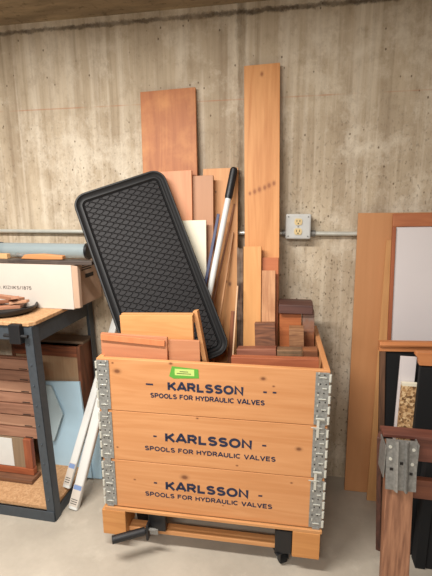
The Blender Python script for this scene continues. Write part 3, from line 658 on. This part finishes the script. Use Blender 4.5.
tk = tag(obj('wooden_stick', bm, W('handle_wood', 'd69a60', 'b5763e', 'X', 1, .4), loc=(a_.x, -.272, FB+.006), bev=.003), 'orange wooden stick with dark tip lying on the open cardboard box', 'stick')
bm = B(); cyl(bm, (-.022, 0, .012), (.03, 0, .004), .009, 12, .007); fe = obj('dark_ferrule', bm, M['galv2'], tk)
a_ = at(0, 254, -.27); b_ = at(9, 255, -.27)
bm = B(); box2(bm, (-.10, -.012, 0), (b_.x-a_.x, .012, .022)); tag(obj('wood_offcut', bm, W('pale_offcut', 'e4bb85', 'c8975c', 'X', 1, .3), loc=(a_.x, -.272, FB), bev=.002), 'pale wood offcut end at the far left on the cardboard box', 'offcut')

# ------------------------------------------------------------------ on the low shelf
# slatted red-brown panels
Ys = -.33
t_bl = at(37.5, 470, Ys)
slat_m = [W('slat_%s' % i, a_, b_, 'X', 1.1, .5) for i, a_, b_ in (('a', 'b98a6c', '8b6048'), ('b', 'aa7b5e', '7d5540'), ('c', 'c09576', '946a50'))]
rs = [(357, 33), (368.5, 33.2), (379.5, 34), (390.5, 35), (401.5, 36.2), (413, 37.2), (424.5, 38.2), (435, 39)]
zs = [at(20, y, Ys).z for y, _ in rs]
sh_x = at(34, 380, Ys).x
for k in range(7):
    z1, z0_ = zs[k], zs[k+1]
    wdt = .62; xr = sh_x + random.uniform(-.004, .006)
    bm = B(); box2(bm, (-wdt, -.016, 0), (0, .016, (z1-z0_)-.006))
    nm = ['topmost', 'second from top', 'third from top', 'fourth from top', 'third from bottom', 'second from bottom', 'lowest'][k]
    o = tag(obj('stacked_plank', bm, slat_m[k % 3], loc=(xr, Ys+.004*(k % 2), z0_), bev=.002), 'reddish brown plank under the bench, %s of the stack on edge' % nm, 'plank', 'planks stacked on edge under the bench')
    bm = B(); box2(bm, (-.058, -.0172, .004), (-.020, -.0162, .0075)); obj('slot', bm, M['rust_dark'], o)
    if k < 7:
        bm = B(); box2(bm, (-.4, -.006, (z1-z0_)-.006), (-.01, .012, (z1-z0_)-.0003)); obj('tongue', bm, slat_m[1], o)
# picture frame in front, under the planks
zfr0 = SZ+.022; zfr1 = zs[7]-.003
xf = at(33.5, 455, -.345).x
t = thing('picture_frame', 'orange-brown wooden frame with white centre on low shelf under the planks', 'frame', (xf, -.345, zfr0))
Hf = zfr1-zfr0; fm = W('frame_wood', 'b8683a', '8a4626', 'X', 1.2, .5); fmz = W('frame_stile', 'b5693e', '85462a', 'Z', 1.2, .6)
bm = B(); box2(bm, (-.62, -.012, 0), (0, .016, .032)); obj('bottom_rail', bm, fm, t, bev=.002)
bm = B(); box2(bm, (-.040, -.011, .0325), (-.002, .015, Hf)); obj('stile', bm, fmz, t, bev=.003)
bm = B(); box2(bm, (-.62, -.006, .0325), (-.0405, .01, Hf)); obj('mat_board', bm, W('grey_brown_mat', '9c8468', '7f6a50', 'Z', 1, .3), t)
xw = at(13, 450, -.352).x
bm = B(); box2(bm, (-.62, -.0085, .036), (xw-xf, -.0062, Hf-.004)); obj('white_panel', bm, M['white'], t)
bm = B(); box2(bm, (-.66, -.04, 0), (0.012, .03, .02)); tag(obj('base_board', bm, W('dark_base', '8d6243', '5f3f2b', 'X', 1.2, .5), loc=(xf+.0, -.35, SZ+.0005), bev=.002), 'dark brown flat board lying on the low shelf under the frame', 'board')
# brown wooden cabinet box behind
qa, qb = at(48, 358, -.17), at(80, 358, -.17)
bx = -.975; bw = .36
ztop = at(80, 347, -.17).z
t = thing('wooden_case', 'old brown wooden case with beige front panel standing under the bench', 'case', (qb.x-bw/2, -.17, SZ+.0005))
hc = ztop-SZ
cm = W('case_brown', '8a5232', '4f2c1a', 'Z', 1.2, .7, blotch='6e4630'); cmx = W('case_rail', '9c5a34', '5c331f', 'X', 1.2, .6)
bm = B(); box2(bm, (bw/2-.016, 0, 0), (bw/2, .13, hc)); obj('side_panel', bm, cm, t, bev=.002)
bm = B(); box2(bm, (-bw/2, 0, 0), (-bw/2+.016, .13, hc)); obj('side_panel', bm, cm, t, bev=.002)
bm = B(); box2(bm, (-bw/2+.0165, .0, hc-.055), (bw/2-.0165, .016, hc-.004)); obj('top_rail', bm, cmx, t, bev=.002)
bm = B(); box2(bm, (-bw/2+.0165, .006, .0), (bw/2-.0165, .013, hc-.056)); obj('front_panel', bm, W('beige_panel', 'ae9270', '8f7252', 'Z', 1, .4, blotch='9a6440'), t)
bm = B(); box2(bm, (-bw/2-.004, .03, hc+.0005), (bw/2+.004, .13, hc+.013)); obj('top_board', bm, W('case_top', '7e6a54', '594735', 'X', 1, .4), t, bev=.002)
bm = B(); box2(bm, (-bw/2+.0165, .114, 0), (bw/2-.0165, .129, hc)); obj('back_panel', bm, M['rust_dark'], t)
# blue foam sheets
def sheet(name, label, pts, pl, th, mat):
    P = [onp(x, y, pl) for x, y in pts]
    n_ = (P[1]-P[0]).cross(P[2]-P[0]).normalized()
    if n_.y < 0: n_ = -n_
    o0 = min(P, key=lambda p: p.z).copy(); bm_ = B()
    A_ = [bm_.verts.new(p-o0) for p in P]; B_ = [bm_.verts.new(p-o0+n_*th) for p in P]
    bm_.faces.new(A_); bm_.faces.new(B_[::-1])
    for i in range(len(P)):
        j = (i+1) % len(P); bm_.faces.new((A_[i], B_[i], B_[j], A_[j]))
    return tag(obj(name, bm_, mat, loc=o0, bev=.001), label, 'foam sheet')
sheet('foam_sheet', 'light blue foam sheet leaning on the brown case under the bench', ((30, 381), (79, 382), (92, 478), (46, 474)), (-.19, .42, -.235, SZ), .012, M['foam'])
sheet('foam_sheet', 'smaller pale grey-blue foam piece with pointed corner over the larger sheet', ((40, 384), (50.5, 386), (62.5, 414.5), (54, 441), (40, 445)), (-.213, .40, -.24, .20), .010, M['foam2'])
pz = fl = flr(94, 479, .002)
sheet('foam_sheet', 'narrow blue foam strip standing between white tubes and the crate', ((90, 440), (99, 420), (102, 479), (86, 478)), (pz.y+.02, .2, pz.y, .002), .012, M['foam'])

# ------------------------------------------------------------------ two long white tubes leaning between bench and crate
def channel(name, label, a, b_, w, th):
    d_ = (b_-a).normalized(); u = V((1, 0, 0)); u = (u-d_*u.dot(d_)).normalized(); Y_ = d_.cross(u); mw_ = Matrix.Identity(4)
    for i in range(3): mw_[i][0] = u[i]; mw_[i][1] = Y_[i]; mw_[i][2] = d_[i]; mw_[i][3] = a[i]
    t_ = thing(name, label, 'tube', mw=mw_, group=None); Lc = (b_-a).length
    bm_ = B(); prism(bm_, rr(w, th, th*.3, 4), 2, 0, Lc); obj('sleeve', bm_, M['white'], t_, smooth=True)
    bm_ = B(); box2(bm_, (-w/2+.002, -th/2-.0008, .012), (w/2-.002, -th/2-.0002, .105)); lb = obj('paper_label', bm_, M['cardwhite'], t_)
    bm_ = B(); box2(bm_, (-w/2+.004, -th/2-.0012, .083), (w/2-.004, -th/2-.0009, .102)); l2 = obj('blue_mark', bm_, plain(label[:12]+'_blue', '7f97c4', .6), lb)
    bm_ = B()
    for k in range(3): box2(bm_, (-w/2+.006, -th/2-.0012, .022+k*.009), (w/2-.008, -th/2-.0009, .025+k*.009))
    obj('fine_print', bm_, M['ink_black'], lb); return t_
a1 = flr(66.5, 487, .004); b1 = at(121, 303, -.03)
a2 = flr(74, 508, .004); 
d_ = at(97.5, 415, -.29); b2 = a2 + (d_-a2)*1.55
channel('blind_tube', 'long white boxed tube, farther one, rising behind the crate corner', flr(67, 487, SZ+.012), b1, .036, .024)
channel('blind_tube', 'white boxed tube, nearer one with blue-marked label, leaning on the crate side', a2, b2, .044, .03)

# ------------------------------------------------------------------ right side: sheets against the wall
ply = W('plywood', 'cf9660', 'b87f4b', 'Z', .6, .25, streak=.4, spots=((.12, 0, 1.19, .006), (.13, 0, 1.2, .004)))
plyB = flr(344.5, 489, 0)
mw, w_, L_ = frame_from((358.5, 213), (450, 213), (344.5, 489), (-.047, 1.265, plyB.y-.012, .0), 'L', .001)
bm = B(); box2(bm, (-w_/2, 0, 0), (w_/2, .012, L_)); tag(obj('plywood_sheet', bm, ply, mw=mw, bev=.001), 'large orange-brown plywood sheet leaning on the wall right of the outlet', 'plywood')
nb = flr(366.5, 500, 0)
mw, w_, L_ = frame_from((386.8, 240), (402, 240), (367, 498), (-.068, 1.15, nb.y-.004, .0), 'L', .001)
bm = B(); box2(bm, (-w_/2, 0, 0), (w_/2, .012, L_)); tag(obj('narrow_board', bm, W('narrow_ply', 'e4b070', 'bf8a50', 'Z', .8, .35), mw=mw, bev=.001), 'narrower tan board standing in front of the large plywood sheet', 'board')
# cabinet door with wood frame and pale panel
pld = (-.098, 1.25, nb.y-.055, .0)
mw, w_, L_ = frame_from((393.6, 213.5), (455, 214), (388.0, 338), pld, 'L', .002)
t = thing('cabinet_door', 'orange wood framed door with grey-white panel leaning at the right', 'door', mw=mw)
dz = W('door_wood_v', 'b5693f', '8f4d2a', 'Z', 1, .45); dx = W('door_wood_h', 'c47c4a', 'a05c33', 'X', 1, .45)
bm = B(); box2(bm, (-w_/2, 0, L_-.052), (w_/2, .018, L_)); obj('top_rail', bm, dx, t, bev=.002)
bm = B(); box2(bm, (-w_/2, 0, .06), (-w_/2+.013, .018, L_-.0525)); obj('stile', bm, dz, t, bev=.002)
bm = B(); box2(bm, (w_/2-.03, 0, .06), (w_/2, .018, L_-.0525)); obj('stile', bm, dz, t, bev=.002)
bm = B(); box2(bm, (-w_/2, 0, 0), (w_/2, .018, .0595)); obj('bottom_rail', bm, dx, t, bev=.002)
bm = B(); box2(bm, (-w_/2+.014, .006, .061), (w_/2-.031, .012, L_-.053)); obj('panel', bm, M['greypanel'], t)

# moulded rails of two glazed doors with dark glass, standing in front
def glazed(name, label, TL, TRp, edge, pl_, railh, zend, mats, stile=.02, moulded=True):
    mw_, w2, L2 = frame_from(TL, TRp, edge, pl_, 'L', zend)
    t_ = thing(name, label, 'door', mw=mw_)
    # top rail with a stepped, rounded moulding, overhanging at the left like a sill
    bm_ = B(); prof_ = [(0, L2-railh), (.0, L2-railh*.55), (-.010, L2-railh*.45), (-.012, L2-.010), (-.004, L2), (.022, L2), (.022, L2-railh)]
    prism(bm_, prof_, 0, -w2/2-.004, w2/2); obj('top_rail', bm_, mats[0], t_, bev=.0015)
    bm_ = B(); box2(bm_, (-w2/2, .002, 0), (-w2/2+stile, .02, L2-railh-.0005)); obj('stile', bm_, mats[1], t_, bev=.002)
    bm_ = B(); box2(bm_, (w2/2-stile, .002, 0), (w2/2, .02, L2-railh-.0005)); obj('stile', bm_, mats[1], t_, bev=.002)
    bm_ = B(); box2(bm_, (-w2/2+stile+.0005, .008, .001), (w2/2-stile-.0005, .013, L2-railh-.001)); obj('dark_panel', bm_, M['blackmatte'], t_)
    return t_
ms = (W('rail_orange', 'd28c52', 'b06c36', 'X', 1, .4), W('stile_dark', '7b563a', '4b3322', 'Z', 1, .6))
glazed('panelled_door', 'wood door with moulded top rail and black panel below the grey-white panel', (380.5, 341.5), (470, 349), (380, 372), (-.30, .79, -.36, .0), .038, .002, ms)
# closer moulded rail piece at the right edge
c0 = at(414.5, 351, -.40)
bm = B(); zl = c0.z
prism(bm, [(0.004, 0), (.0, -.01), (.010, -.022), (.014, -.046), (.20, -.050), (.20, .0)], 1, -.012, .012)
tag(obj('moulded_rail', bm, ms[0], loc=(c0.x, -.405, zl), rot=(0, math.radians(-2), 0), bev=.002), 'short orange moulded rail with curved end at right edge of photo', 'rail')
bm = B(); box2(bm, (.022, -.011, 0), (.20, .011, zl-.053)); tag(obj('black_sheet', bm, M['blackmatte'], loc=(c0.x-.002, -.405, .001), bev=.002), 'tall black panel carrying the curved-end rail at the right edge', 'panel')
# chipboard and white laminate strips
a_, b_ = at(402, 386, -.385), at(418, 386, -.385)
bm = B(); box2(bm, (0, 0, 0), (b_.x-a_.x, .016, a_.z)); o = tag(obj('chipboard_strip', bm, M['osb'], loc=(a_.x, -.385, .001), bev=.0008), 'narrow coarse chipboard strip standing upright between black panels', 'chipboard')
bm = B(); box2(bm, (0, 0, a_.z+.0), (b_.x-a_.x, .016, a_.z+.010)); obj('white_edging', bm, M['whiteboard'], o)
a2_, b2_ = at(401, 357, -.365), at(417, 358, -.365)
bm = B(); box2(bm, (0, 0, 0), (b2_.x-a2_.x, .010, a2_.z)); tag(obj('laminate_strip', bm, M['greypanel'], loc=(a2_.x, -.364, .001), bev=.0008), 'pale grey laminate strip standing behind the chipboard strip', 'panel')

# ------------------------------------------------------------------ sawhorse
sp = at(384.5, 436, -.60); sr = at(415, 436, -.60)
sw = .080; sx0 = sp.x; zT = at(384, 434, -.62).z
t = thing('sawhorse', 'wooden sawhorse with grey metal brackets and red-brown rails at lower right', 'sawhorse', (sx0, -.60, 0))
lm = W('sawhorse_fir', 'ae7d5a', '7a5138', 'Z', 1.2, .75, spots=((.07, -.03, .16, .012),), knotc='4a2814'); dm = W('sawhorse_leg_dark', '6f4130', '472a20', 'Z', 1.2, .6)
rm = W('sawhorse_rail_red', '7e4a36', '5a3226', 'X', 1, .5)
yb = -.655; 
bm = B(); vs = box2(bm, (0, -.019, 0), (sw, .019, zT-.025))
for v_ in vs:
    v_.co.y += -.02 if v_.co.z > .1 else -.075
    if v_.co.z < .1: v_.co.x += .012
obj('leg', bm, lm, t, bev=.002)
# rear leg, splayed to the back left
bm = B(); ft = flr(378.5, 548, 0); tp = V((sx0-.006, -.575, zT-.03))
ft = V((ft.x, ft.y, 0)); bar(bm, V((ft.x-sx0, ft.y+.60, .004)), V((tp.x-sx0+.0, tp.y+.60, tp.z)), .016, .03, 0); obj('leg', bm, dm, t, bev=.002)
# far end legs, outside the photo on the right
for yo, yt in ((-.075, -.02), (.17, .03)):
    bm = B(); vs = box2(bm, (.78, -.019, 0), (.868, .019, zT-.025))
    for v_ in vs: v_.co.y += yt if v_.co.z > .1 else yo
    obj('leg', bm, lm, t, bev=.002)
bm = B(); box2(bm, (-.008, -.022+.005, zT-.012), (.88, .032, zT)); obj('top_plate', bm, rm, t, bev=.002)
bm = B(); box2(bm, (sw+.004, -.004, zT-.092), (.88, .028, zT-.0125)); obj('beam', bm, rm, t, bev=.002)
zr = at(425, 490, -.60).z
bm = B(); box2(bm, (sw-.02, -.002, zr-.033), (.83, .02, zr+.033)); obj('stretcher', bm, W('sawhorse_rail_low', '8c5436', '613624', 'X', 1, .5), t, bev=.002)
# pressed metal bracket
zb0 = at(400, 486, -.64).z; hb = zT-.004-zb0
bm = B()
pr = [(-.004, -.052), (.020, -.052), (.026, -.062), (.031, -.065), (.036, -.052), (.052, -.052), (.057, -.065), (.062, -.062), (.068, -.052), (.092, -.052), (.092, -.047), (-.004, -.047)]
k_ = 6; loops = []
for i in range(k_+1):
    z_ = i/k_; yo = -.032*(1-z_)*.62+.010
    loops.append([bm.verts.new((x*.91+.012*(1-z_)*.3, y+yo, zb0+hb*z_)) for x, y in pr])
for A_, B_ in zip(loops, loops[1:]):
    for j in range(len(pr)): bm.faces.new((A_[j], A_[(j+1) % len(pr)], B_[(j+1) % len(pr)], B_[j]))
bm.faces.new(loops[0]); bm.faces.new(loops[-1][::-1])
box2(bm, (-.007, -.05, zb0+.03), (-.004, .02, zb0+hb-.02)); box2(bm, (.0845, -.05, zb0+.05), (.0875, .0, zb0+hb-.005))
br = obj('metal_bracket', bm, M['galv2'], t); br['label'] = 'grey pressed steel bracket'
for x, z_ in ((.042, .55), (.014, .42), (.070, .36)):
    yy = -.052-.032*(1-z_)*.62+.010-.0012
    bm = B(); box(bm, (x, yy, zb0+hb*z_), (.009, .0006, .009)); obj('hole', bm, M['rust_dark'], br)
for x, z_ in ((.008, .86), (.074, .84), (.01, .62), (.072, .55)):
    yy = -.052-.032*(1-z_)*.62+.010-.002
    bm = B(); cyl(bm, (x, yy, zb0+hb*z_), (x, yy+.003, zb0+hb*z_), .005, 10); obj('nail_head', bm, M['conduit'], br)
# black slab behind the sawhorse
bp0 = flr(413, 563, 0); 
bm = B(); box2(bm, (0, 0, 0), (.035, .05, .50)); tag(obj('black_post', bm, M['blackmatte'], loc=(bp0.x, -.475, .001), bev=.003), 'short black post standing on the floor behind the sawhorse', 'post')
bp1 = at(424, 560, -.44)
bm = B(); box2(bm, (0, 0, 0), (.12, .02, .46)); tag(obj('black_sheet', bm, M['blackmatte'], loc=(bp0.x+.037, -.47, .001), bev=.003), 'low black panel beside the black post behind the sawhorse', 'panel')

# ------------------------------------------------------------------ light
def area(name, loc, size, power, col, rot=(0, 0, 0)):
    l = bpy.data.lights.new(name, 'AREA'); l.shape = 'RECTANGLE'; l.size, l.size_y = size; l.energy = power; l.color = col
    o = bpy.data.objects.new(name, l); COL.objects.link(o); o.location = loc; o.rotation_euler = rot; return o
area('ceiling_strip_light', (-.9, -1.25, 2.06), (1.2, .16), 60, (1, .965, .915))
area('ceiling_strip_light_rear', (-.4, -2.9, 2.06), (1.2, .3), 70, (1, .965, .915))
wd = bpy.data.worlds.new('world'); S.world = wd; wd.use_nodes = True
wd.node_tree.nodes['Background'].inputs[0].default_value = (1, .965, .92, 1); wd.node_tree.nodes['Background'].inputs[1].default_value = .38
S.view_settings.view_transform = 'Standard'; S.view_settings.look = 'None'; S.view_settings.exposure = 0.0; S.view_settings.gamma = 1
